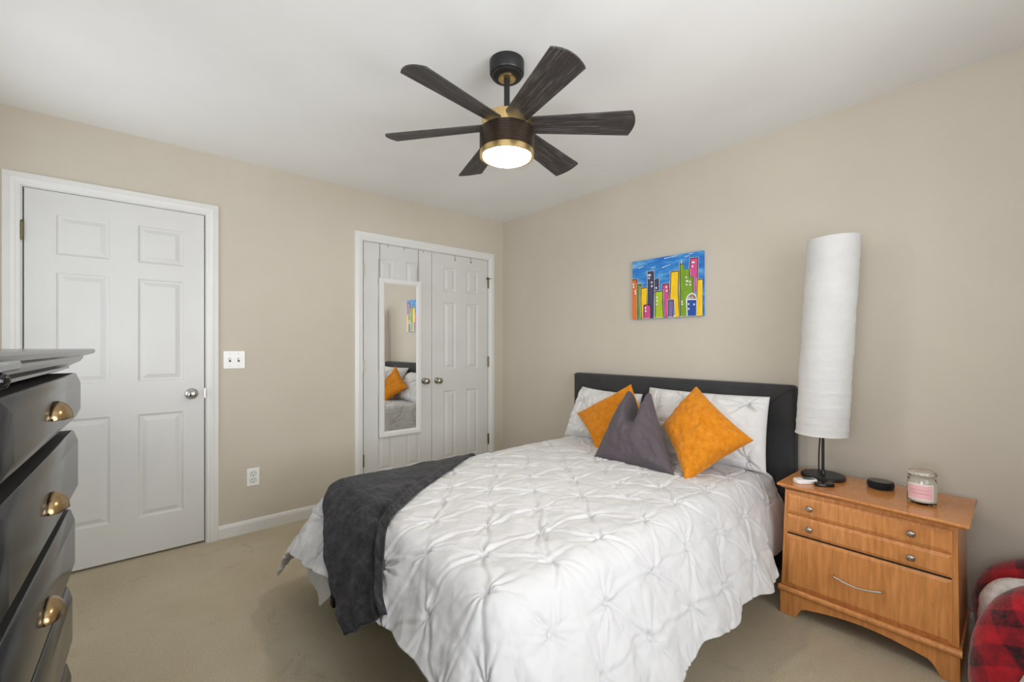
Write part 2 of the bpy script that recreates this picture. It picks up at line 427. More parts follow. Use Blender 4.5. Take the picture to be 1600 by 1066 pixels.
# hanging mirror
mir = thing('door_mirror', 'tall narrow white-framed mirror hanging on the left closet door', 'mirror', (0.01, -1.094, 0.5))
my0, my1, mz0, mz1 = -1.278, -0.913, 0.503, 1.770; fw = 0.043
bm = bmesh.new()
prof = [(0, 0.002), (0, 0.026), (0.004, 0.029), (0.030, 0.029), (0.038, 0.025), (fw, 0.020), (fw, 0.004)]
rows = [[bm.verts.new(v) for v in ((h, my0+p, mz0+p), (h, my1-p, mz0+p), (h, my1-p, mz1-p), (h, my0+p, mz1-p))] for p, h in prof]
rows.append(rows[0])
for a, b in zip(rows, rows[1:]):
    for i in range(4): bm.faces.new((a[i], a[(i+1) % 4], b[(i+1) % 4], b[i]))
obj('frame', bm, M_trim, mir, smooth=True, angle=25)
obj('mirror_glass', nbox((0.008, my0+fw-0.002, mz0+fw-0.002), (0.018, my1-fw+0.002, mz1-fw+0.002)), M_mirror, mir)
obj('backing', nbox((0.002, my0+0.004, mz0+0.004), (0.007, my1-0.004, mz1-0.004)), M_trim, mir)
for y in (my0+0.012, my1-0.012):
    bm = bmesh.new(); box(bm, (-0.0035, y-0.0035, mz1-0.02), (-0.001, y+0.0035, DZ+0.0025)); box(bm, (-0.040, y-0.0035, DZ+0.0005), (-0.001, y+0.0035, DZ+0.0025))
    box(bm, (-0.001, y-0.0035, mz1-0.02), (0.004, y+0.0035, mz1-0.012))
    obj('strap', bm, M_hingew, mir)

# ------------------------------------------------------------------ switch and outlet
sw = thing('light_switch', 'white double light switch plate on beige wall beside the entry door', 'light switch', (0, -2.252, 1.139))
obj('plate', nbox((0, -2.312, 1.082), (0.006, -2.192, 1.196)), M_plate, sw, bevel=0.003)
for y in (-2.277, -2.229):
    bm = nbox((0.0055, y-0.006, 1.126), (0.0075, y+0.006, 1.152)); obj('toggle_slot', bm, M_slot, sw)
    bm = bmesh.new(); prism(bm, [(0.0055, 1.134), (0.017, 1.143), (0.017, 1.151), (0.0055, 1.147)], 'Y', y-0.0045, y+0.0045); obj('toggle', bm, M_plate, sw)
    for z in (1.100, 1.178):
        bm = bmesh.new(); lathe(bm, [(0.003, 0.0055), (0.0028, 0.0072)], (0, y, z), 12, 'X'); obj('screw', bm, M_hingew, sw)
ou = thing('wall_outlet', 'white duplex power outlet low on the beige wall', 'outlet', (0, -2.146, 0.36))
obj('plate', nbox((0, -2.183, 0.302), (0.006, -2.109, 0.418)), M_plate, ou, bevel=0.003)
for z in (0.382, 0.338):
    bm = bmesh.new(); lathe(bm, [(0.017, 0.0055), (0.0165, 0.008)], (0, -2.146, z), 24, 'X', sy=0.85); r = obj('socket', bm, M_plate, ou)
    bm = bmesh.new()
    for dy in (-0.0065, 0.0065): box(bm, (0.0078, -2.146+dy-0.0014, z-0.001), (0.0086, -2.146+dy+0.0014, z+0.009))
    lathe(bm, [(0.003, 0.0078), (0.003, 0.0086)], (0, -2.146, z-0.009), 10, 'X')
    lathe(bm, [(0.0185, 0.0058), (0.0185, 0.0064)], (0, -2.146, z), 24, 'X', sy=0.87)
    obj('socket_slots', bm, M_slot, ou)

# ------------------------------------------------------------------ painting
def homog(src, dst):
    A = []
    for (x, y), (u, v) in zip(src, dst):
        A.append([x, y, 1, 0, 0, 0, -u*x, -u*y]); A.append([0, 0, 0, x, y, 1, -v*x, -v*y])
    h = np.linalg.solve(np.array(A, float), np.array([c for d in dst for c in d], float)); return np.append(h, 1).reshape(3, 3)
Hm = homog([(62, 225), (1055, 72), (1052, 965), (60, 1010)], [(0, 1), (1, 1), (1, 0), (0, 0)])
def cuv(p):
    q = Hm @ np.array([p[0], p[1], 1.0]); return min(1, max(0, q[0]/q[2])), min(1, max(0, q[1]/q[2]))
px0, px1, pz0, pz1 = 1.497, 2.012, 1.420, 1.832
def pmat(name, rgb, var=0.12):
    m = MatB(name); c = lin(rgb); d = tuple(v*(1-var) for v in c[:3])+(1,); e = tuple(min(1, v*(1+var)) for v in c[:3])+(1,)
    m.base(m.ramp(m.noise(16, 5, 0.6, m.mapping((2, 2, 0.7))), [(0.3, d), (0.7, e)])); m.set(Roughness=0.45); return m.m
m = MatB('paint_sky_blue')
m.base(m.ramp(m.noise(7, 6, 0.65, m.mapping((0.7, 1, 2.4), (0, 0.35, 0))), [(0.3, lin((14, 96, 190))), (0.5, lin((40, 130, 208))), (0.66, lin((120, 180, 222))), (0.8, lin((190, 212, 226)))]))
m.set(Roughness=0.45)
PM = [m.m] + [pmat('paint_'+n, c) for n, c in (('black', (20, 20, 26)), ('orange', (222, 116, 52)), ('green', (116, 158, 40)), ('yellow', (248, 200, 20)), ('indigo', (66, 64, 104)), ('lime', (172, 196, 34)), ('pink', (206, 78, 140)), ('blue', (16, 74, 160)), ('white', (232, 232, 226)), ('taupe', (150, 126, 116)), ('leaf', (120, 158, 28)), ('lilac', (124, 104, 160)))]
BLK, ORG, GRN, YEL, IND, LIM, PNK, BLU, WHT, TAU, LEAF, LIL = range(1, 13)
pt = thing('canvas_painting', 'colourful cartoon city skyline canvas hanging above the headboard', 'painting', (1.75, 0, 1.42))
bm = bmesh.new(); box(bm, (px0, -0.024, pz0), (px1, 0.0, pz1), 0)
lay = [0]
def poly(pts, mi):
    lay[0] += 1; y = -0.0242-lay[0]*0.00006
    vs = []
    for p in pts:
        u, v = cuv(p); vs.append(bm.verts.new((px0+u*(px1-px0), y, pz0+v*(pz1-pz0))))
    f = bm.faces.new(vs); f.material_index = mi
def building(pts, mi, k=(-9, -10, 13, 0), white=True):
    cx = sum(p[0] for p in pts)/len(pts); ys = [p[1] for p in pts]; y0 = min(ys)
    if white: poly([(p[0]+(-17 if p[0] < cx else 18), p[1]-(18 if p[1] < y0+60 else 0)) for p in pts], WHT)
    poly([(p[0]+(-12 if p[0] < cx else 13), p[1]-(14 if p[1] < y0+60 else 0)) for p in pts], BLK)
    poly(pts, mi)
poly([(60, 975), (1052, 940), (1052, 965), (60, 1010)], WHT)
def win(x, y, w=22, h=22): poly([(x, y), (x+w, y-1), (x+w, y+h), (x, y+h)], WHT)
def strk(x0, y0, x1, y1, w=5): poly([(x0, y0-w), (x1, y1-w*0.5), (x1, y1+w*0.3), (x0, y0+w)], WHT)
for s_ in ((510, 182, 620, 160), (620, 160, 700, 140), (150, 310, 225, 280), (330, 305, 390, 292), (480, 305, 600, 262), (800, 155, 870, 145), (860, 122, 930, 108)): strk(*s_)
building([(62, 475), (122, 470), (122, 1006), (60, 1010)], ORG)
building([(142, 540), (180, 538), (178, 1005), (140, 1005)], GRN)
building([(190, 590), (268, 582), (262, 800), (215, 1003), (200, 1003), (186, 760)], YEL)
building([(382, 480), (425, 465), (425, 620), (378, 620)], IND)
building([(288, 370), (355, 362), (358, 620), (350, 995), (320, 998), (290, 800)], IND)
building([(492, 545), (570, 528), (578, 740), (548, 990), (520, 990), (505, 700)], PNK)
building([(613, 372), (712, 358), (704, 620), (718, 980), (665, 982), (655, 740), (598, 735), (610, 520)], YEL)
building([(388, 640), (488, 630), (485, 800), (497, 985), (390, 990), (392, 800)], LIM)
building([(232, 830), (275, 812), (316, 830), (316, 992), (228, 995)], PNK, white=False)
building([(572, 765), (640, 760), (630, 978), (575, 978)], LIL)
building([(890, 190), (985, 182), (978, 430), (955, 640), (930, 640), (935, 440), (872, 410), (880, 300)], PNK)
building([(742, 262), (788, 262), (795, 332), (862, 330), (868, 435), (918, 440), (915, 620), (930, 700), (930, 972), (742, 972)], LEAF)
strk(757, 200, 765, 262, 4); poly([(756, 196), (763, 196), (765, 252), (754, 252)], WHT)
building([(985, 480), (1052, 476), (1050, 966), (972, 968), (980, 700)], YEL)
poly([(820, 745), (835, 700), (860, 672), (905, 650), (945, 668), (968, 700), (975, 745), (970, 968), (828, 968)], WHT)
poly([(838, 735), (850, 702), (872, 684), (905, 668), (940, 684), (958, 712), (964, 735)], TAU)
poly([(838, 752), (966, 750), (962, 966), (842, 966)], BLU)
for x, y in ((285, 395), (305, 395), (290, 435), (328, 495), (330, 545), (70, 520), (72, 555), (95, 612), (98, 645), (392, 570), (535, 560), (540, 610), (905, 225), (925, 225), (905, 280), (815, 430), (820, 480), (835, 480), (868, 490), (822, 530), (872, 532), (755, 760), (758, 795), (850, 795), (850, 860), (925, 800), (240, 845), (243, 885), (402, 700), (405, 750), (400, 795)):
    win(x, y, 20, 24)
for x, y in ((860, 712), (900, 708)): win(x, y, 16, 20)
obj('canvas', bm, PM, pt)

# ------------------------------------------------------------------ ceiling fan
FX, FY = 1.887, -1.527
fan = thing('ceiling_fan', 'six-blade dark wood-grain ceiling fan with brass bands and round lit lamp', 'ceiling fan', (FX, FY, H))
bm = bmesh.new()
lathe(bm, [(0.0735, H), (0.0735, H-0.050), (0.070, H-0.055), (0.066, H-0.056), (0.066, H-0.062), (0.060, H-0.068), (0.052, H-0.069), (0.030, H-0.069)], (FX, FY, 0), 56); obj('canopy', bm, M_black, fan, smooth=True, angle=40)
bm = bmesh.new(); lathe(bm, [(0.037, H-0.066), (0.037, H-0.073), (0.030, H-0.075), (0.022, H-0.072)], (FX, FY, 0), 40); obj('collar', bm, M_brass, fan, smooth=True, angle=40)
bm = bmesh.new(); lathe(bm, [(0.0125, 2.19), (0.0125, H-0.068)], (FX, FY, 0), 24); obj('down_rod', bm, M_black, fan, smooth=True, angle=40)
bm = bmesh.new(); lathe(bm, [(0.02, 2.198), (0.100, 2.198), (0.106, 2.195), (0.108, 2.190), (0.108, 2.148), (0.05, 2.147)], (FX, FY, 0), 72); obj('upper_band', bm, M_brass, fan, smooth=True, angle=40)
pr = [(0.05, 2.147), (0.112, 2.147), (0.116, 2.144)]
for i in range(7): z = 2.138-i*0.011; pr += [(0.1165, z), (0.1165, z-0.007), (0.1150, z-0.0085), (0.1150, z-0.010)]
pr += [(0.1165, 2.058), (0.05, 2.058)]
bm = bmesh.new(); lathe(bm, pr, (FX, FY, 0), 72); obj('motor_housing', bm, M_bronze, fan, smooth=True, angle=30)
bm = bmesh.new(); lathe(bm, [(0.05, 2.058), (0.1145, 2.058), (0.1155, 2.055), (0.1155, 2.034), (0.112, 2.031), (0.1025, 2.033), (0.1025, 2.040)], (FX, FY, 0), 72); obj('lower_band', bm, M_brass, fan, smooth=True, angle=40)
mg = MatB('lit_lens'); mg.base((1, 1, 1, 1)); mg.b.inputs['Emission Color'].default_value = (1.0, 0.93, 0.82, 1); mg.b.inputs['Emission Strength'].default_value = 64
bm = bmesh.new(); lathe(bm, [(0.101, 2.040), (0.101, 2.034), (0.098, 2.029), (0.090, 2.025), (0.07, 2.023), (0.02, 2.022)], (FX, FY, 0), 72); obj('lamp_lens', bm, mg.m, fan, smooth=True, angle=60)
A0 = math.radians(42.576)
def blade():
    # local: x outwards, +y = higher (world clockwise side handled by sign), z
    bm = bmesh.new(); n = 22; m_ = 8; top = []; bot = []
    for i in range(n+1):
        t = i/n; rows_t = []; rows_b = []
        for j in range(m_+1):
            s = -1+2*j/m_
            hw = 0.0455+(0.065-0.0455)*min(1, t*1.0)
            r = 0.098+(0.513-0.098)*t
            if t > 0.93: r += (t-0.93)/0.07*(0.020*(1-s*s))
            y = s*hw
            z0 = (2.1645, 2.1475)[0] if False else None
            zc = 2.1645+(2.1475-2.1645)*t; tilt = 0.0105+(0.0165-0.0105)*t
            z = zc - s*tilt + 0.0035*(1-s*s)
            rows_t.append(bm.verts.new((r, y, z+0.003))); rows_b.append(bm.verts.new((r, y, z-0.003)))
        top.append(rows_t); bot.append(rows_b)
    for i in range(n):
        for j in range(m_):
            bm.faces.new((top[i][j], top[i+1][j], top[i+1][j+1], top[i][j+1])); bm.faces.new((bot[i][j], bot[i][j+1], bot[i+1][j+1], bot[i+1][j]))
        for j in (0, m_): bm.faces.new((top[i][j], top[i+1][j], bot[i+1][j], bot[i][j]))
    for j in range(m_):
        for i in (0, n): bm.faces.new((top[i][j], top[i][j+1], bot[i][j+1], bot[i][j]))
    return bm
b0 = None
for k in range(6):
    if b0 is None:
        b0 = obj('blade', blade(), M_blade, None, smooth=True, angle=30); o = b0
    else:
        o = b0.copy(); COL.objects.link(o)
    o.parent = fan
    o.location = (0, 0, -H); o.rotation_euler = (0, 0, A0-k*PI/3)

# ------------------------------------------------------------------ bed
bed = thing('bed', 'charcoal upholstered bed frame with tall plain headboard under white bedding', 'bed', (1.77, -1.0, 0))
bm = nbox((1.002, -0.100, 0.02), (2.538, -0.020, 1.018))
hb = obj('headboard', bm, M_head, bed, bevel=0.022, segs=4)
bm = bmesh.new()   # welted inner border seam
tube(bm, [(1.010, -0.1015, 1.008), (1.13, -0.102, 0.905), (1.13, -0.102, 0.5)], 0.0022, 6); tube(bm, [(2.528, -0.1015, 1.006), (2.405, -0.102, 0.905), (2.405, -0.102, 0.5)], 0.0022, 6)
tube(bm, [(1.13, -0.102, 0.905), (2.405, -0.102, 0.905)], 0.0022, 6)
obj('headboard_piping', bm, M_head, bed, smooth=True)
BX0, BX1, BY0, BY1 = 1.12, 2.48, -2.07, -0.105
bm = bmesh.new()
for a, b in (((BX0+0.04, BY0+0.09, 0.20), (BX1-0.04, BY0+0.115, 0.30)), ((BX0+0.04, BY0+0.116, 0.20), (BX0+0.065, -0.101, 0.30)), ((BX1-0.065, BY0+0.116, 0.20), (BX1-0.04, -0.101, 0.30))): box(bm, a, b)
obj('side_rail', bm, M_black, bed, bevel=0.004)
for x, y in ((1.205, -2.015), (2.40, -2.015), (1.205, -0.3), (2.40, -0.3), (1.8, -1.1)):
    bm = nbox((x-0.018, y-0.018, 0), (x+0.018, y+0.018, 0.30)); obj('leg', bm, M_black, bed, bevel=0.003)
mt = tag(obj('mattress', nbox((BX0+0.015, BY0+0.015, 0.301), (BX1-0.015, BY1-0.003, 0.535)), M_mattress, bevel=0.05, segs=5), 'white mattress on the bed frame, hidden beneath the duvet', 'mattress')

# draped surface -------------------------------------------------
R0 = 0.10
FL = math.radians(30)
def drape(U, V, off=0.0, ripple=1.0):
    x0, x1, y0 = BX0+R0, BX1-R0, BY0+R0
    cx = np.clip(U, x0, x1); cy = np.clip(V, y0, 10)
    ex = U-cx; ey = V-cy; L = np.sqrt(ex*ex+ey*ey)+1e-9; nx = ex/L; ny = ey/L
    wfoot = np.clip(-ny, 0, 1); fl = FL + math.radians(5)*wfoot
    q = R0*(PI/2-fl)
    Ls = np.minimum(L, q); Lh = np.maximum(L-q, 0)
    s = R0*np.sin(Ls/R0) + Lh*np.sin(fl); d = R0*(1-np.cos(Ls/R0)) + Lh*np.cos(fl)
    per = np.where(np.abs(nx) > np.abs(ny), V, U)
    ang = np.arctan2(ny, nx)
    hang = np.clip((L-0.08)/0.25, 0, 1)
    rp = (0.009*np.sin(per*17+1.7+2*vnoise(per*3, per*0+3)*3) + 0.004*np.sin(per*41+0.6) + 0.022*np.sin(ang*7+0.5)*(np.minimum(np.abs(nx), np.abs(ny))*1.5))*hang*ripple
    s = s + rp + off*np.clip(L/R0*0.8, 0, 1)
    z = 0.558 + 0.020*(1-((U-1.8)/0.8)**2) - d + off*(1-np.clip(L/(R0*1.6), 0, 1)*0.7)
    return cx+nx*s, cy+ny*s, z
def normals(X, Y, Z):
    P_ = np.stack([X, Y, Z], -1)
    du = np.gradient(P_, axis=1); dv = np.gradient(P_, axis=0)
    n = np.cross(du, dv); n /= np.linalg.norm(n, axis=-1, keepdims=True)+1e-12
    return n
# pintuck pattern: centred lattice
def pintuck(U, V, amp=1.0, ox=2.23, oy=-1.645, dx=0.155, dy=0.25, seed=1, sc=1.0, rl=0.055):
    rs = np.random.RandomState(seed)
    h = np.zeros_like(U)
    xmin, xmax, ymin, ymax = U.min()-0.2, U.max()+0.2, V.min()-0.2, V.max()+0.2
    pts = {}
    for k in range(int((xmin-ox)//dx), int((xmax-ox)//dx)+2):
        for j in range(int((ymin-oy)//dy)-1, int((ymax-oy)//dy)+2):
            pts[(k, j)] = (ox+k*dx+rs.uniform(-0.012, 0.012), oy+j*dy+(0.5*dy if k % 2 else 0)+rs.uniform(-0.012, 0.012))
    # puff: far from any pinch is high
    dmin = np.full_like(U, 9.0)
    for (k, j), (px, py) in pts.items():
        r = np.hypot(U-px, V-py); dmin = np.minimum(dmin, r)
    h += 0.013*np.clip(dmin/0.11, 0, 1)**0.7 * sc
    for (k, j), (px, py) in pts.items():
        m_ = (np.abs(U-px) < 0.17) & (np.abs(V-py) < 0.17)
        if not m_.any(): continue
        x = U[m_]-px; y = V[m_]-py; r = np.hypot(x, y); th = np.arctan2(y, x)
        ph = rs.uniform(0, 6.28); n = rs.choice([6, 7, 8]); w = rs.uniform(0.8, 1.3)
        th2 = th + 0.5*np.sin(th*2+ph) + 1.2*r*rs.uniform(-3, 3)
        f = np.abs(np.cos(n/2*th2+ph))**0.7*2-1
        h[m_] += sc*w*0.0075*f*np.exp(-r/rl)*np.clip(r/0.012, 0, 1)
        h[m_] += -sc*0.011*np.exp(-(r/0.011)**2)
        # creases towards neighbours
        nb = [(k+1, j if not k % 2 else j), (k+1, j-1 if not k % 2 else j+1), (k, j+1)]
        for q in nb:
            if q not in pts: continue
            qx, qy = pts[q]; L = math.hypot(qx-px, qy-py)
            if L > 0.3: continue
            mm = (np.abs(U-(px+qx)/2) < 0.2) & (np.abs(V-(py+qy)/2) < 0.2)
            a = ((U[mm]-px)*(qx-px)+(V[mm]-py)*(qy-py))/L; b = (-(U[mm]-px)*(qy-py)+(V[mm]-py)*(qx-px))/L
            t = a/L; wgt = rs.uniform(0.1, 1.0)
            b = b + 0.008*np.sin(t*PI*2+rs.uniform(0, 6))
            env = np.clip(t*8, 0, 1)*np.clip((1-t)*8, 0, 1)*(0.35+0.65*np.abs(2*t-1))
            h[mm] += sc*wgt*env*(-0.007*np.exp(-(b/0.007)**2) + 0.0055*np.exp(-((b-0.014)/0.010)**2))
    return h*amp
# duvet
nu, nv = 520, 520
q = 0.10
LR = q+0.325; LL = q+0.32
uu = np.linspace(BX0+R0-LL, BX1-R0+LR, nu)
U = np.tile(uu, (nv, 1))
Lf = np.interp(uu, [0.9, 1.35, 1.9, 2.3, 2.9], [q+0.28, q+0.26, q+0.175, q+0.18, q+0.22]) + 0.006*np.sin(uu*19)
vmin = BY0+R0-Lf
T = np.linspace(0, 1, nv)[:, None]
V = vmin[None, :]*(1-T) + (-0.20)*T
hemw = 0.012*np.sin(V*17+1)*np.clip((U-2.6)/0.2, 0, 1)
X, Y, Z = drape(U+hemw, V)
Nn = normals(X, Y, Z)
hh = pintuck(U, V) + 0.006*fbm(U*9, V*9, 3) + 0.0022*fbm(U*34, V*24, 3) + 0.0012*(1-np.abs(fbm(U*14+3, V*22+5, 2))*2.5)
# wrinkles of the hanging part, running down the fall
hang = np.clip((-(V-(BY0+0.12)))/0.2, 0, 1)+np.clip((U-(BX1-0.12))/0.2, 0, 1)
hh += hang*0.006*fbm(U*16+V*3, V*6, 3)
X = X+Nn[..., 0]*hh; Y = Y+Nn[..., 1]*hh; Z = Z+Nn[..., 2]*hh
Z = np.maximum(Z, 0.02)
lim = 2.545+np.clip((-0.50-Y)/0.25, 0, 1)*0.3
X = np.where(X > lim-0.03, lim-0.03+0.03*np.tanh((X-lim+0.03)/0.06), X)
duvet = grid_mesh('duvet', X, Y, Z, M_duvet)
so = duvet.modifiers.new('thickness', 'SOLIDIFY'); so.thickness = 0.012; so.offset = -1
tag(duvet, 'white pintucked duvet spread over the bed and hanging over its sides', 'duvet')

# sheet tail hanging below the duvet at the foot corner
uu2 = np.linspace(1.02, 1.44, 50); vv2 = np.linspace(0, 1, 60)[:, None]
hemz = np.interp(uu2, [1.02, 1.12, 1.30, 1.36, 1.44], [0.27, 0.24, 0.125, 0.12, 0.20])
Xs = 1.20+(np.tile(uu2, (60, 1))-1.20)*(0.45+0.65*vv2); Zs = 0.38*(1-vv2)+hemz[None, :]*vv2
Ys = -2.098-0.028*vv2 + 0.008*np.sin(Xs*40)*vv2 - 0.0*Xs
sheet = grid_mesh('bed_sheet', Xs, Ys, Zs, M_sheet)
so = sheet.modifiers.new('thickness', 'SOLIDIFY'); so.thickness = 0.003
tag(sheet, 'plain white sheet end hanging below the duvet at the foot corner', 'sheet')

# throw blanket ---------------------------------------------------
left = np.array(catmull([(0.98, -1.02), (0.98, -1.45), (1.04, -1.85), (1.21, -2.04), (1.37, -2.14), (1.55, -2.22), (1.76, -2.30), (1.945, -2.33)], 12))
right = np.array(catmull([(1.02, -1.00), (1.21, -1.23), (1.44, -1.54), (1.62, -1.79), (1.74, -1.93), (1.84, -2.04), (1.965, -2.13), (2.08, -2.205)], 12))
nt_ = 150; ns_ = 90
ti = np.linspace(0, len(left)-1, nt_)
LFT = np.stack([np.interp(ti, range(len(left)), left[:, i]) for i in (0, 1)], -1)
RGT = np.stack([np.interp(ti, range(len(right)), right[:, i]) for i in (0, 1)], -1)
s_ = np.linspace(0, 1, ns_)[None, :]
U2 = LFT[:, 0:1]*(1-s_)+RGT[:, 0:1]*s_; V2 = LFT[:, 1:2]*(1-s_)+RGT[:, 1:2]*s_
X2, Y2, Z2 = drape(U2, V2, 0.026, 1.0)
N2 = normals(X2, Y2, Z2)
sg = np.sign(N2[nt_//2, ns_//2, 2]); N2 = N2*sg
tt = np.linspace(0, 1, nt_)[:, None]
h2 = 0.006*fbm(U2*11, V2*11, 3) + 0.0012*fbm(U2*60+V2*30, V2*60-U2*30, 2)
h2 = h2 + 0.012*np.exp(-((s_-0.93)/0.03)**2)*np.clip(tt*2-0.2, 0, 1) - 0.006*np.exp(-((s_-0.86)/0.03)**2)*np.clip(tt*2-0.2, 0, 1)
h2 = h2 + np.clip((tt-0.72)/0.2, 0, 1)*(0.007*np.sin(s_*15+0.5)*np.clip(s_*3, 0.2, 1)) + 0.004
throw = grid_mesh('throw_blanket', X2+N2[..., 0]*h2, Y2+N2[..., 1]*h2, Z2+N2[..., 2]*h2, None)
mth = MatB('charcoal_plush')
mpv = mth.mapping((1, 1, 1), (0, 0, 0.9))
mth.base(mth.ramp(mth.noise(26, 6, 0.8, mth.mapping((0.55, 1.6, 0.5), (0, 0, 0.9))), [(0.36, lin((28, 28, 31))), (0.55, lin((52, 52, 55))), (0.70, lin((78, 78, 81)))]))
mth.set(Roughness=1.0); mth.b.inputs['Sheen Weight'].default_value = 0.12; mth.b.inputs['Sheen Roughness'].default_value = 0.5
mth.b.inputs['Specular IOR Level'].default_value = 0.1
mth.bump(mth.noise(90, 3, 0.7, mth.mapping((0.5, 1.5, 0.5), (0, 0, 0.9))), 0.5, 0.004)
throw.data.materials.clear(); throw.data.materials.append(mth.m)
so = throw.modifiers.new('thickness', 'SOLIDIFY'); so.thickness = 0.010; so.offset = 1
tag(throw, 'charcoal plush throw blanket draped across the foot of the bed', 'blanket')

# pillows ---------------------------------------------------------
def pillow(name, c00, c10, c11, c01, tf, tb, mat, bow=0.06, fn=None, n=70, pw=0.5, seed=3, bowv=None):
    """corners: lower-left, lower-right, upper-right, upper-left; front side faces the viewer side (-y)"""
    c00, c10, c11, c01 = [np.array(c, float) for c in (c00, c10, c11, c01)]
    nrm = np.cross(c10-c00+c11-c01, c01-c00+c11-c10); nrm /= np.linalg.norm(nrm)
    if nrm[1] > 0: nrm = -nrm
    g = np.linspace(-1, 1, n); g = np.sign(g)*(1-(1-np.abs(g))**1.25)
    S_, T_ = np.meshgrid(g, g)
    bv = bow if bowv is None else bowv
    s2 = S_*(1-bow*(1-T_**2)); t2 = T_*(1-bv*(1-S_**2))
    a = (s2+1)/2; b = (t2+1)/2
    P_ = (c00[None, None]*((1-a)*(1-b))[..., None]+c10*(a*(1-b))[..., None]+c11*(a*b)[..., None]+c01*((1-a)*b)[..., None])
    prof = ((1-S_**2)*(1-T_**2))**pw
    env = np.clip((1-np.maximum(np.abs(S_), np.abs(T_)))*8, 0, 1)
    w = (0.018*fbm(S_*2.2+seed, T_*2.2+seed*2, 4)+0.003*fbm(S_*9+seed, T_*7, 2))*env
    F = P_ + nrm*(prof*tf+w)[..., None]; Bk = P_ - nrm*(prof*tb)[..., None]
    if fn: F, Bk = fn(F, Bk, S_, T_, nrm, env)
    me = bpy.data.meshes.new(name)
    co = np.concatenate([F.reshape(-1, 3), Bk.reshape(-1, 3)]); idx = np.arange(n*n).reshape(n, n)
    qd = np.stack([idx[:-1, :-1], idx[:-1, 1:], idx[1:, 1:], idx[1:, :-1]], -1).reshape(-1, 4)
    qb = qd[:, ::-1]+n*n
    me.from_pydata(co.tolist(), [], np.concatenate([qd, qb]).tolist()); me.update()
    bm = bmesh.new(); bm.from_mesh(me); bmesh.ops.remove_doubles(bm, verts=bm.verts, dist=1e-5); bmesh.ops.recalc_face_normals(bm, faces=bm.faces[:]); bm.to_mesh(me); bm.free()
    o = bpy.data.objects.new(name, me); COL.objects.link(o); me.materials.append(mat)
    me.polygons.foreach_set('use_smooth', [True]*len(me.polygons))
    return o
def sham_fn(w, h, seed, ox, oy):
    def f(F, Bk, S_, T_, nrm, env):
        hh = pintuck(S_*w/2, T_*h/2, 1.0, ox, oy, 0.18, 0.30, seed, 1.8, 0.10)
        return F+nrm*((hh-0.008)*env)[..., None], Bk
    return f
p1 = pillow('pillow', (1.12, -0.33, 0.565), (1.72, -0.34, 0.575), (1.66, -0.145, 0.905), (1.135, -0.145, 0.920), 0.10, 0.035, M_sham, 0.035, sham_fn(0.6, 0.4, 5, -0.17, 0.08), 130, 0.5, 5, 0.09)
tag(p1, 'white pintucked pillow against the headboard, left one behind the first orange cushion', 'pillow', 'white pillows against the headboard')
p2 = pillow('pillow', (1.76, -0.34, 0.575), (2.470, -0.29, 0.575), (2.440, -0.150, 0.955), (1.715, -0.150, 0.955), 0.10, 0.04, M_sham, 0.025, sham_fn(0.72, 0.42, 9, 0.09, 0.0), 140, 0.5, 9, 0.06)
tag(p2, 'white pintucked pillow against the headboard, right one nearest the nightstand lamp', 'pillow', 'white pillows against the headboard')
def orange_mat():
    m = MatB('orange_velvet')
    m.base(m.ramp(m.noise(34, 6, 0.7), [(0.30, lin((192, 114, 22))), (0.5, lin((208, 129, 32))), (0.72, lin((222, 146, 50)))]))
    m.set(Roughness=0.95); m.b.inputs['Sheen Weight'].default_value = 0.35; m.b.inputs['Sheen Roughness'].default_value = 0.45
    m.b.inputs['Sheen Tint'].default_value = (1, 0.75, 0.4, 1); m.b.inputs['Specular IOR Level'].default_value = 0.1
    m.bump(m.noise(60, 4, 0.7), 0.4, 0.004); return m.m
M_orange = orange_mat()
c1 = pillow('cushion', (1.285, -0.385, 0.755), (1.60, -0.55, 0.555), (1.90, -0.40, 0.745), (1.697, -0.335, 0.985), 0.062, 0.05, M_orange, 0.09, None, 90, 0.42, 2)
tag(c1, 'orange velvet cushion standing on its corner behind the dark grey cushion', 'cushion', 'orange cushions on the bed')
c2 = pillow('cushion', (1.975, -0.435, 0.765), (2.255, -0.70, 0.565), (2.462, -0.43, 0.765), (2.142, -0.365, 1.003), 0.105, 0.075, M_orange, 0.08, None, 90, 0.38, 8)
tag(c2, 'orange velvet cushion standing on its corner, right of the dark grey cushion', 'cushion', 'orange cushions on the bed')
def chop(F, Bk, S_, T_, nrm, env):
    t = np.clip((T_+0.35)/1.35, 0, 1)
    v = np.exp(-((S_+0.05-0.10*t)/(0.16+0.20*t))**2)*t
    down = 0.225*v*t**1.1
    F = F.copy(); Bk = Bk.copy()
    F[..., 2] -= down; Bk[..., 2] -= down*0.98
    F = F - nrm*(0.10*v)[..., None]; Bk = Bk - nrm*(0.05*v)[..., None]
    F = F + nrm*((0.030*np.exp(-((S_+0.42-0.12*t)/0.12)**2)*t)*env)[..., None]
    F = F + nrm*((0.014*np.exp(-((S_+0.20)/0.05)**2)*np.clip((T_+0.7), 0, 1)*(1-t))*env)[..., None]
    return F, Bk
M_grey = fabric_mat('plum_grey_fabric', (86, 78, 84), 0.55, 0.06, 5, 900, 0.08, 0.15); M_grey.node_tree.nodes['Principled BSDF'].inputs['Specular IOR Level'].default_value = 0.35
c3 = pillow('cushion', (1.705, -0.715, 0.585), (2.195, -0.70, 0.585), (1.925, -0.475, 0.955), (1.755, -0.455, 0.955), 0.085, 0.03, M_grey, 0.02, chop, 110, 0.5, 4)
tag(c3, 'dark plum grey cushion with a dented top between the orange cushions', 'cushion')

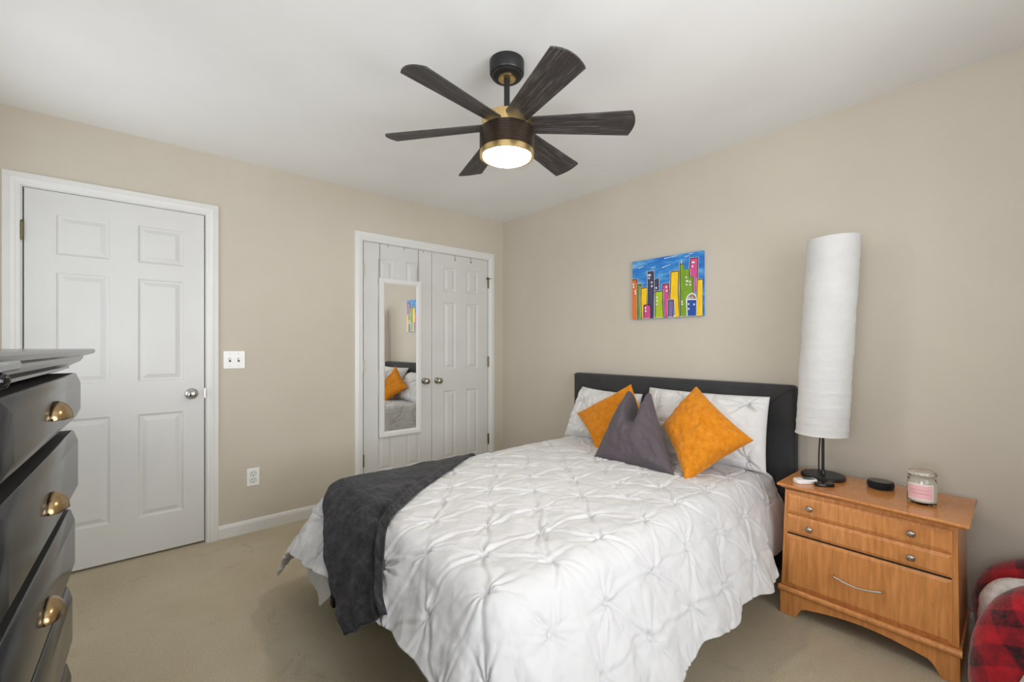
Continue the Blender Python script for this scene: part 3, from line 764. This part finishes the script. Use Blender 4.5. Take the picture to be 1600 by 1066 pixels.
# ------------------------------------------------------------------ nightstand
NZ = 0.590
ns = thing('nightstand', 'honey maple nightstand with two slim drawers and one deep drawer', 'nightstand', (2.885, -0.26, 0))
bm = bmesh.new()
v = [(2.570, -0.452), (3.197, -0.496), (3.197, -0.079), (2.570, -0.079)]
prism(bm, v, 'Z', NZ-0.012, NZ)
prism(bm, [(p[0]+(0.012 if p[0] < 3 else -0.012), p[1]+(0.012 if p[1] < -0.2 else 0)) for p in v], 'Z', NZ-0.020, NZ-0.0121)
obj('top', bm, M_woodtop, ns, bevel=0.004)
yt, yb = -0.432, -0.462     # front plane top / bottom: it leans forward towards the base
def fy(z): return yt+(yb-yt)*(0.57-z)/(0.57-0.10)
def slant(bm, x0, x1, z0, z1, y_off0, depth, mat=0, xs=0.0):
    """box whose front follows the leaning front plane"""
    P8 = [(x0, fy(z0)+y_off0, z0), (x1, fy(z0)+y_off0, z0), (x1, depth, z0), (x0, depth, z0), (x0+xs, fy(z1)+y_off0, z1), (x1-xs, fy(z1)+y_off0, z1), (x1-xs, depth, z1), (x0+xs, depth, z1)]
    v = [bm.verts.new(p) for p in P8]
    for f in ((0,3,2,1),(4,5,6,7),(0,1,5,4),(1,2,6,5),(2,3,7,6),(3,0,4,7)): bm.faces.new([v[i] for i in f])
bm = bmesh.new(); slant(bm, 2.592, 3.170, 0.129, 0.5695, 0.0, -0.085, xs=0.008); obj('body', bm, M_wood, ns, bevel=0.002)
# moulding
bm = bmesh.new(); ring = []
yf = fy(0.115)
tube(bm, [(2.585, yf-0.006, 0.117), (3.178, yf-0.012, 0.117)], 0.0135, 14)
box(bm, (2.586, yf-0.004, 0.105), (3.176, -0.083, 0.1285))
obj('moulding', bm, M_wood, ns, smooth=True, angle=40)
# arched base
pts = [(2.590, 0), (2.652, 0), (2.662, 0.022), (2.676, 0.045), (2.692, 0.052)]
for i in range(1, 16):
    t = i/16; pts.append((2.692+(3.085-2.692)*t, 0.052+0.026*math.sin(PI*t)))
pts += [(3.085, 0.052), (3.098, 0.042), (3.113, 0.020), (3.122, 0), (3.172, 0), (3.172, 0.1045), (2.590, 0.1045)]
bm = bmesh.new(); prism(bm, pts, 'Y', yf-0.008, yf+0.014)
obj('base_apron', bm, M_wood, ns, bevel=0.002)
for x0, x1 in ((2.590, 2.604), (3.158, 3.172)):
    obj('side_base', nbox((x0, yf+0.0145, 0), (x1, -0.085, 0.1045)), M_wood, ns)
bm = nbox((2.614, fy(0.372)-0.0035, 0.3662), (3.148, fy(0.37)+0.01, 0.3736)); obj('drawer_gap_shade', bm, M_gap_shade, ns)  # dark strip painted in as the shadow line between drawers
bm = nbox((2.604, fy(0.56)-0.0022, 0.5635), (3.158, fy(0.56)+0.01, 0.5696)); obj('top_shadow_gap', bm, simple('reveal_shade', (96, 56, 30), 0.6), ns)  # brown strip painted in as the shadow line beneath the top
def drawer_front(z0, z1, x0=2.612, x1=3.150):
    bm = bmesh.new(); ch = 0.012; o0, o1 = -0.0005, -0.012
    def ring_(ins, off): return [bm.verts.new((x, fy(z)+off, z)) for x, z in ((x0+ins, z0+ins), (x1-ins, z0+ins), (x1-ins, z1-ins), (x0+ins, z1-ins))]
    a = ring_(0, o0); b = ring_(0, -0.006); c = ring_(ch, o1)
    for p, r in ((a, b), (b, c)):
        for i in range(4): bm.faces.new((p[i], p[(i+1) % 4], r[(i+1) % 4], r[i]))
    bm.faces.new(c); bm.faces.new(a[::-1])
    return obj('drawer', bm, M_wood, ns)
dr = [drawer_front(0.462, 0.546), drawer_front(0.374, 0.456), drawer_front(0.140, 0.366)]
for d_, z in ((dr[0], 0.505), (dr[1], 0.414)):
    for x in (2.705, 3.039):
        bm = bmesh.new(); y = fy(z)-0.012
        lathe(bm, [(0.006, 0), (0.0055, -0.008), (0.010, -0.013), (0.0135, -0.017), (0.0135, -0.020), (0.009, -0.024), (0.002, -0.0255)], (x, y, z), 28, 'Y')
        o = obj('knob', bm, M_nickel, None, smooth=True, angle=60); o.parent = d_
for i in (0,):
    z = 0.243; y = fy(z)-0.012; bm = bmesh.new()
    pp = [(2.795, y, z+0.008), (2.797, y-0.018, z+0.0075)]
    for k in range(13):
        t = k/12; pp.append((2.800+0.155*t, y-0.022-0.006*math.sin(PI*t), z+0.007-0.012*math.sin(PI*t)))
    pp += [(2.958, y-0.018, z+0.0075), (2.960, y, z+0.008)]
    tube(bm, pp, [0.0035, 0.004]+[0.0032+0.0014*abs(2*k/12-1) for k in range(13)]+[0.004, 0.0035], 10)
    o = obj('pull_handle', bm, M_chrome, None, smooth=True); o.parent = dr[2]

# ------------------------------------------------------------------ table lamp
LX, LY = 2.690, -0.200
lamp = thing('table_lamp', 'tall white paper cylinder lamp on black base standing on the nightstand', 'lamp', (LX, LY, NZ))
bm = bmesh.new(); lathe(bm, [(0.02, NZ), (0.086, NZ), (0.090, NZ+0.003), (0.090, NZ+0.014), (0.086, NZ+0.018), (0.012, NZ+0.020), (0.010, NZ+0.026), (0.0075, NZ+0.034)], (LX, LY, 0), 56); obj('lamp_base', bm, M_black, lamp, smooth=True, angle=40)
bm = bmesh.new(); lathe(bm, [(0.0062, NZ+0.02), (0.0062, 1.1)], (LX, LY, 0), 16); obj('pole', bm, M_black, lamp, smooth=True)
bm = bmesh.new(); tube(bm, [tuple(p) for p in catmull([(LX-0.012, LY+0.012, 0.84), (LX-0.022, LY+0.035, 0.76), (LX-0.032, LY+0.06, 0.68), (LX-0.036, LY+0.08, 0.60), (LX-0.030, LY+0.105, 0.594), (LX-0.03, LY+0.14, 0.60), (LX-0.03, LY+0.165, 0.5)], 6)], 0.003, 8); obj('power_cord', bm, M_black, lamp, smooth=True)
bm = bmesh.new(); nseg = 72; rows = []; ring_h = [0.0]
zb_, zt_ = 0.800, 1.742
nr = 220
rs = np.random.RandomState(11)
hoops = [0.0]
while hoops[-1] < 1: hoops.append(hoops[-1]+(0.030+0.018*rs.rand())*(1.0 if hoops[-1] < 0.6 else 1.3))
hoops = [h for h in hoops if h < 0.985]+[1.0]
off = [(rs.uniform(-0.0016, 0.0016), rs.uniform(-0.0016, 0.0016)) for _ in hoops]
def hp(t):
    for i in range(len(hoops)-1):
        if hoops[i] <= t <= hoops[i+1]:
            f = (t-hoops[i])/(hoops[i+1]-hoops[i]); sag = 0.0012*(1-abs(2*f-1)**2.2)
            ox = off[i][0]*(1-f)+off[i+1][0]*f; oy = off[i][1]*(1-f)+off[i+1][1]*f
            return sag, ox, oy, (1-abs(2*f-1))
    return 0, 0, 0, 0
for layer in (0, 1):
    for i in range(nr+1):
        t = i/nr; sag, ox, oy, e = hp(t); row = []
        cx_ = LX-0.006+0.046*t+ox; cy_ = LY+0.006*t+oy
        for k in range(nseg):
            a = 2*PI*k/nseg
            cr = 0.0020*(0.3+e)*float(fbm(np.array([a*4.0+t*3]), np.array([t*38.0]), 2)[0])
            r = 0.1065-sag+cr-layer*0.0012
            if layer == 0 and (t < 0.006 or t > 0.994): r += 0.0012
            row.append(bm.verts.new((cx_+r*math.cos(a), cy_+r*math.sin(a), zb_+(zt_-zb_)*t+0.004*math.cos(a-0.5)*(t > 0.9))))
        rows.append(row)
R1 = rows[:nr+1]; R2 = rows[nr+1:]
for RR in (R1, R2):
    for a, b in zip(RR, RR[1:]):
        for k in range(nseg): bm.faces.new((a[k], a[(k+1) % nseg], b[(k+1) % nseg], b[k]))
for a, b in ((R1[0], R2[0]), (R1[-1], R2[-1])):
    for k in range(nseg): bm.faces.new((a[k], a[(k+1) % nseg], b[(k+1) % nseg], b[k]))
obj('lamp_shade', bm, M_shade, lamp, smooth=True, angle=60)
bm = bmesh.new()
for a in (0.3, 2.4, 4.5):
    tube(bm, [(LX, LY, 1.09), (LX+0.055*math.cos(a), LY+0.055*math.sin(a), 1.09), (LX+0.012+0.104*math.cos(a), LY+0.104*math.sin(a), 1.11)], 0.0015, 6)
obj('shade_holder', bm, M_black, lamp, smooth=True)

# ------------------------------------------------------------------ things on the nightstand
bm = bmesh.new(); lathe(bm, [(0.02, NZ), (0.040, NZ), (0.0465, NZ+0.005), (0.0490, NZ+0.016), (0.0478, NZ+0.028), (0.0440, NZ+0.0330), (0.043, NZ+0.0322), (0.01, NZ+0.0318)], (2.905, -0.195, 0), 56)
sp = thing('smart_speaker', 'round black puck speaker on the nightstand between lamp and candle', 'speaker', (2.905, -0.195, NZ)); obj('body', bm, fabric_mat('black_mesh_fabric', (30, 30, 32), 0.8, 0.1, 40, 1500, 0.3), sp, smooth=True, angle=50)
bm = bmesh.new(); lathe(bm, [(0.040, NZ+0.0320), (0.0405, NZ+0.0336), (0.002, NZ+0.0338)], (2.905, -0.195, 0), 48); obj('top_panel', bm, M_gblack, sp, smooth=True, angle=50)
# candle
CX, CY = 3.052, -0.300
cn = thing('jar_candle', 'clear glass jar candle with pink label and cream wax on the nightstand', 'candle', (CX, CY, NZ))
mgl = MatB('clear_glass'); mgl.set(Roughness=0.02, IOR=1.45, Base_Color=(0.98, 0.99, 0.98, 1)); mgl.b.inputs['Transmission Weight'].default_value = 1.0
bm = bmesh.new(); lathe(bm, [(0.035, NZ), (0.043, NZ+0.002), (0.0455, NZ+0.008), (0.0455, NZ+0.090), (0.043, NZ+0.098), (0.0415, NZ+0.103), (0.0438, NZ+0.106), (0.0438, NZ+0.116), (0.0415, NZ+0.117), (0.0395, NZ+0.114), (0.0395, NZ+0.100), (0.0425, NZ+0.090), (0.0425, NZ+0.010), (0.035, NZ+0.007), (0.005, NZ+0.0065)], (CX, CY, 0), 56)
obj('jar', bm, mgl.m, cn, smooth=True, angle=50)
bm = bmesh.new(); lathe(bm, [(0.035, NZ+0.0085), (0.0418, NZ+0.012), (0.0418, NZ+0.083), (0.035, NZ+0.085), (0.002, NZ+0.084)], (CX, CY, 0), 48); obj('wax', bm, simple('cream_wax', (250, 244, 230), 0.5), cn, smooth=True, angle=50)
bm = bmesh.new(); lathe(bm, [(0.030, NZ+0.112), (0.0425, NZ+0.1172), (0.0462, NZ+0.1180), (0.0462, NZ+0.1240), (0.043, NZ+0.1290), (0.030, NZ+0.1300), (0.002, NZ+0.1300)], (CX, CY, 0), 56); obj('lid', bm, mgl.m, cn, smooth=True, angle=50)
bm = bmesh.new(); rws = []
ac = math.atan2(-2.72-CY, 3.31-CX)-0.12
mlab = MatB('pink_label'); mlab.base(mlab.ramp(mlab.wave(3, 4, mlab.mapping((6, 6, 20)), 'Z'), [(0.3, lin((232, 178, 186))), (0.8, lin((240, 196, 200)))])); mlab.set(Roughness=0.5)
M_labw = simple('label_border', (240, 232, 226), 0.5)
for z in (NZ+0.020, NZ+0.025, NZ+0.079, NZ+0.084):
    rws.append([bm.verts.new((CX+0.0459*math.cos(ac-0.95+1.9*k/30), CY+0.0459*math.sin(ac-0.95+1.9*k/30), z)) for k in range(31)])
for i in range(3):
    for k in range(30):
        f = bm.faces.new((rws[i][k], rws[i][k+1], rws[i+1][k+1], rws[i+1][k])); f.material_index = 0 if (i == 1 and 1 <= k < 29) else 1
for zz in (NZ+0.045, NZ+0.058):
    a_, b_ = [], []
    for k in range(5, 26):
        an = ac-0.95+1.9*k/30
        a_.append(bm.verts.new((CX+0.04605*math.cos(an), CY+0.04605*math.sin(an), zz))); b_.append(bm.verts.new((CX+0.04605*math.cos(an), CY+0.04605*math.sin(an), zz+0.003)))
    for k in range(20):
        f = bm.faces.new((a_[k], a_[k+1], b_[k+1], b_[k])); f.material_index = 2
obj('jar_label', bm, [mlab.m, M_labw, simple('label_print', (214, 150, 160), 0.5)], cn, smooth=True)['label'] = 'pink paper label'
# remotes
def rounded(w, l, r, n=6):
    pts = []
    for cx_, cy_, a0 in ((w-r, l-r, 0), (-w+r, l-r, PI/2), (-w+r, -l+r, PI), (w-r, -l+r, 3*PI/2)):
        for i in range(n+1): a = a0+PI/2*i/n; pts.append((cx_+r*math.cos(a), cy_+r*math.sin(a)))
    return pts
def remote(name, label, loc, rz, w, l, h, mb, parts):
    t = thing(name, label, 'remote', loc)
    M_ = Matrix.Translation(loc) @ Matrix.Rotation(rz, 4, 'Z')
    bm = bmesh.new(); prism(bm, rounded(w, l, w*0.8), 'Z', 0, h); bm.transform(M_)
    obj('casing', bm, mb, t, bevel=0.004, segs=3)
    for nm, pts, z0, z1, m_ in parts:
        bm = bmesh.new(); prism(bm, pts, 'Z', z0, z1); bm.transform(M_); obj(nm, bm, m_, t)
    return t
def rect(cx_, cy_, w, l): return [(cx_-w, cy_-l), (cx_+w, cy_-l), (cx_+w, cy_+l), (cx_-w, cy_+l)]
remote('remote_control', 'small white remote control with dark screen on nightstand corner', (2.660, -0.360, NZ), math.radians(-38), 0.025, 0.050, 0.019, M_plate,
       [('display', rect(0.0, 0.016, 0.017, 0.019), 0.0186, 0.0203, simple('grey_display', (74, 78, 84), 0.3)), ('button', rect(-0.006, -0.006, 0.004, 0.003), 0.0186, 0.0200, M_slot), ('button', rect(0.006, -0.006, 0.004, 0.003), 0.0186, 0.0200, M_slot)])
remote('key_fob', 'small black plastic fob beside the white remote on the nightstand', (2.732, -0.352, NZ), math.radians(-50), 0.017, 0.040, 0.015, M_gblack,
       [('button', rect(0.0, 0.012, 0.008, 0.008), 0.0148, 0.0158, M_slot)])

# ------------------------------------------------------------------ dresser
DX0, DX1 = 1.575, 2.86
dz = thing('dresser', 'tall black lacquered chest of drawers with brass cup pulls', 'dresser', (2.06, -3.1, 0))
bm = bmesh.new(); box(bm, (DX0+0.01, -3.33, 0.0), (DX1-0.01, -2.925, 1.165)); obj('body', bm, M_dresser, dz, bevel=0.003)
# crown: stepped moulding rings, widest at the top
prof = [(0.002, 1.160), (0.008, 1.163), (0.014, 1.165), (0.014, 1.171), (0.022, 1.177), (0.034, 1.184), (0.040, 1.193), (0.040, 1.199), (0.052, 1.203), (0.062, 1.207), (0.064, 1.215), (0.060, 1.2195)]
bm = bmesh.new(); rows = []
for o_, z in prof:
    rows.append([bm.verts.new(p) for p in ((DX0-o_, -3.34, z), (DX1+o_, -3.34, z), (DX1+o_, -2.885+o_, z), (DX0-o_, -2.885+o_, z))])
for a, b in zip(rows, rows[1:]):
    for i in range(4): bm.faces.new((a[i], a[(i+1) % 4], b[(i+1) % 4], b[i]))
bm.faces.new(rows[0][::-1]); bm.faces.new(rows[-1])
obj('top', bm, M_dresser, dz, smooth=True, angle=25)
def cup(x, y, z):
    bm = bmesh.new(); n1, n2 = 24, 12; g = []
    w, h, d = 0.048, 0.034, 0.026
    for i in range(n1+1):
        a = PI*i/n1; r = []
        for j in range(n2+1):
            b = PI/2*j/n2
            rid = 1+0.06*math.exp(-((a-PI/2)/0.06)**2)
            r.append(bm.verts.new((x+w*math.cos(a), y+d*math.sin(b)*math.sin(a)**0.8*rid+0.0008, z+h*math.sin(a)**0.8*math.cos(b)**0.9*(rid if b < 1.5 else 1))))
        g.append(r)
    for i in range(n1):
        for j in range(n2): bm.faces.new((g[i][j], g[i+1][j], g[i+1][j+1], g[i][j+1]))
    bmesh.ops.remove_doubles(bm, verts=bm.verts, dist=1e-5)
    o = obj('cup_pull', bm, M_pull, None, smooth=True, angle=70)
    s = o.modifiers.new('thickness', 'SOLIDIFY'); s.thickness = 0.002
    return o
for z0, z1, yf_ in ((1.028, 1.152, -2.843), (0.816, 0.992, -2.848), (0.603, 0.772, -2.854), (0.392, 0.558, -2.859), (0.170, 0.345, -2.861)):
    bm = bmesh.new(); x0, x1 = DX0+0.012, 2.375
    def rg(ins, y): return [bm.verts.new(p) for p in ((x0+ins, y, z0+ins), (x1-ins, y, z0+ins), (x1-ins, y, z1-ins), (x0+ins, y, z1-ins))]
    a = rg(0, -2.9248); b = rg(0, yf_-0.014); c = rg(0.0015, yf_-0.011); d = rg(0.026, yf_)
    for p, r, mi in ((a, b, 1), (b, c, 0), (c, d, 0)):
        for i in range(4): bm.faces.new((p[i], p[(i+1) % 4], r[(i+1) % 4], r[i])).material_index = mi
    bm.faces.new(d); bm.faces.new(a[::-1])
    dd = obj('drawer', bm, [M_dresser, M_edge_shade], dz, bevel=0.0015)
    c_ = cup(2.020, yf_, (z0+z1)/2-0.012); c_.parent = dd
bm = nbox((2.405, -2.9248, 0.185), (2.84, -2.885, 1.156)); obj('door', bm, M_dresser, dz, bevel=0.004)
pv = Vector((1.587, -2.845, 0)); Rz = Matrix.Rotation(math.radians(-1.25), 3, 'Z')
dz.location = pv + Rz @ (dz.location-pv); dz.rotation_euler.z = math.radians(-1.25)

# small glossy black item lying over the front edge
gi = thing('edge_clip', 'small glossy black clip gripping the front edge of the black dresser top', 'clip', (2.65, -2.85, 1.2205))
bm = nbox((2.535, -2.850, 1.1985), (2.80, -2.826, 1.2105)); obj('clip_body', bm, M_gblack, gi, bevel=0.004, segs=3)
bm = bmesh.new(); lathe(bm, [(0.001, -0.009), (0.006, -0.007), (0.009, 0), (0.006, 0.007), (0.001, 0.009)], (2.625, -2.830, 1.1905), 20); obj('ball_end', bm, M_gblack, gi, smooth=True, angle=80)

# ------------------------------------------------------------------ plaid blanket heap
pb = thing('plaid_blanket', 'rolled red and black plaid blanket with white fleece lining beside nightstand', 'blanket', (3.45, -0.35, 0))
mp_ = MatB('red_black_plaid')
ck = []
for d_ in ('X', 'Z'):
    wv = mp_.wave(2.3 if d_ == 'X' else 3.0, 2.6, mp_.mapping((0.95, 0.95, 0.95), (0.5, 0.35, 0.6)), d_, 3, 1.5); ck.append(mp_.ramp(wv, [(0.42, (0, 0, 0, 1)), (0.58, (1, 1, 1, 1))]))
cc = mp_.mix(0.5, ck[0], ck[1])
mp_.base(mp_.mix(0.35, mp_.ramp(cc, [(0.1, lin((34, 10, 16))), (0.4, lin((120, 12, 28))), (0.8, lin((190, 20, 38)))]), mp_.ramp(mp_.noise(30, 5, 0.7), [(0.4, lin((40, 10, 16))), (0.65, lin((190, 26, 44)))])))
mp_.set(Roughness=1.0); mp_.b.inputs['Sheen Weight'].default_value = 0.4; mp_.bump(mp_.noise(80, 4), 0.6, 0.004)
msh = MatB('white_fleece'); msh.base(msh.ramp(msh.noise(60, 4), [(0.3, lin((224, 216, 210))), (0.7, lin((248, 244, 240)))])); msh.set(Roughness=1.0); msh.bump(msh.noise(45, 5, 0.8), 1.0, 0.012)
def fold(name, pts, rad, mat, flat=1.0, wob=0.008, seg=28):
    c_ = catmull(pts, 10); bm = bmesh.new()
    rr = np.interp(np.linspace(0, 1, len(c_)), np.linspace(0, 1, len(rad)), rad)
    tube(bm, [tuple(p) for p in c_], list(rr), seg, 0, flat)
    for v_ in bm.verts:
        n_ = float(fbm(np.array([v_.co.x*14+v_.co.z*9]), np.array([v_.co.y*14+v_.co.z*7]), 3)[0]); v_.co += Vector((n_, n_*0.7, n_))*wob
    for v_ in bm.verts: v_.co.z = max(v_.co.z, 0.003)
    return obj(name, bm, mat, pb, smooth=True, angle=70)
fold('fold', [(3.285, -0.17, 0.06), (3.272, -0.18, 0.24), (3.32, -0.18, 0.330), (3.46, -0.18, 0.35), (3.68, -0.2, 0.28), (3.74, -0.2, 0.1)], [0.085, 0.085, 0.08, 0.08, 0.08, 0.08], mp_.m)
fold('fleece_lining', [(3.250, -0.32, 0.05), (3.250, -0.33, 0.20), (3.268, -0.335, 0.315), (3.33, -0.34, 0.365), (3.43, -0.35, 0.345)], [0.035, 0.045, 0.045, 0.04, 0.03], msh.m)
fold('fold', [(3.262, -0.50, 0.02), (3.270, -0.47, 0.14), (3.300, -0.43, 0.25), (3.375, -0.41, 0.335), (3.52, -0.40, 0.37), (3.68, -0.4, 0.30), (3.74, -0.4, 0.12)], [0.07, 0.075, 0.08, 0.085, 0.085, 0.08, 0.08], mp_.m)
fold('fleece_lining', [(3.335, -0.57, 0.02), (3.345, -0.555, 0.11), (3.385, -0.54, 0.20), (3.47, -0.53, 0.26), (3.6, -0.5, 0.25)], [0.035, 0.04, 0.04, 0.04, 0.035], msh.m)
fold('fold', [(3.43, -0.60, 0.03), (3.46, -0.58, 0.12), (3.55, -0.56, 0.16), (3.66, -0.54, 0.10)], [0.05, 0.06, 0.07, 0.06], simple('black_fleece', (24, 20, 24), 1.0))
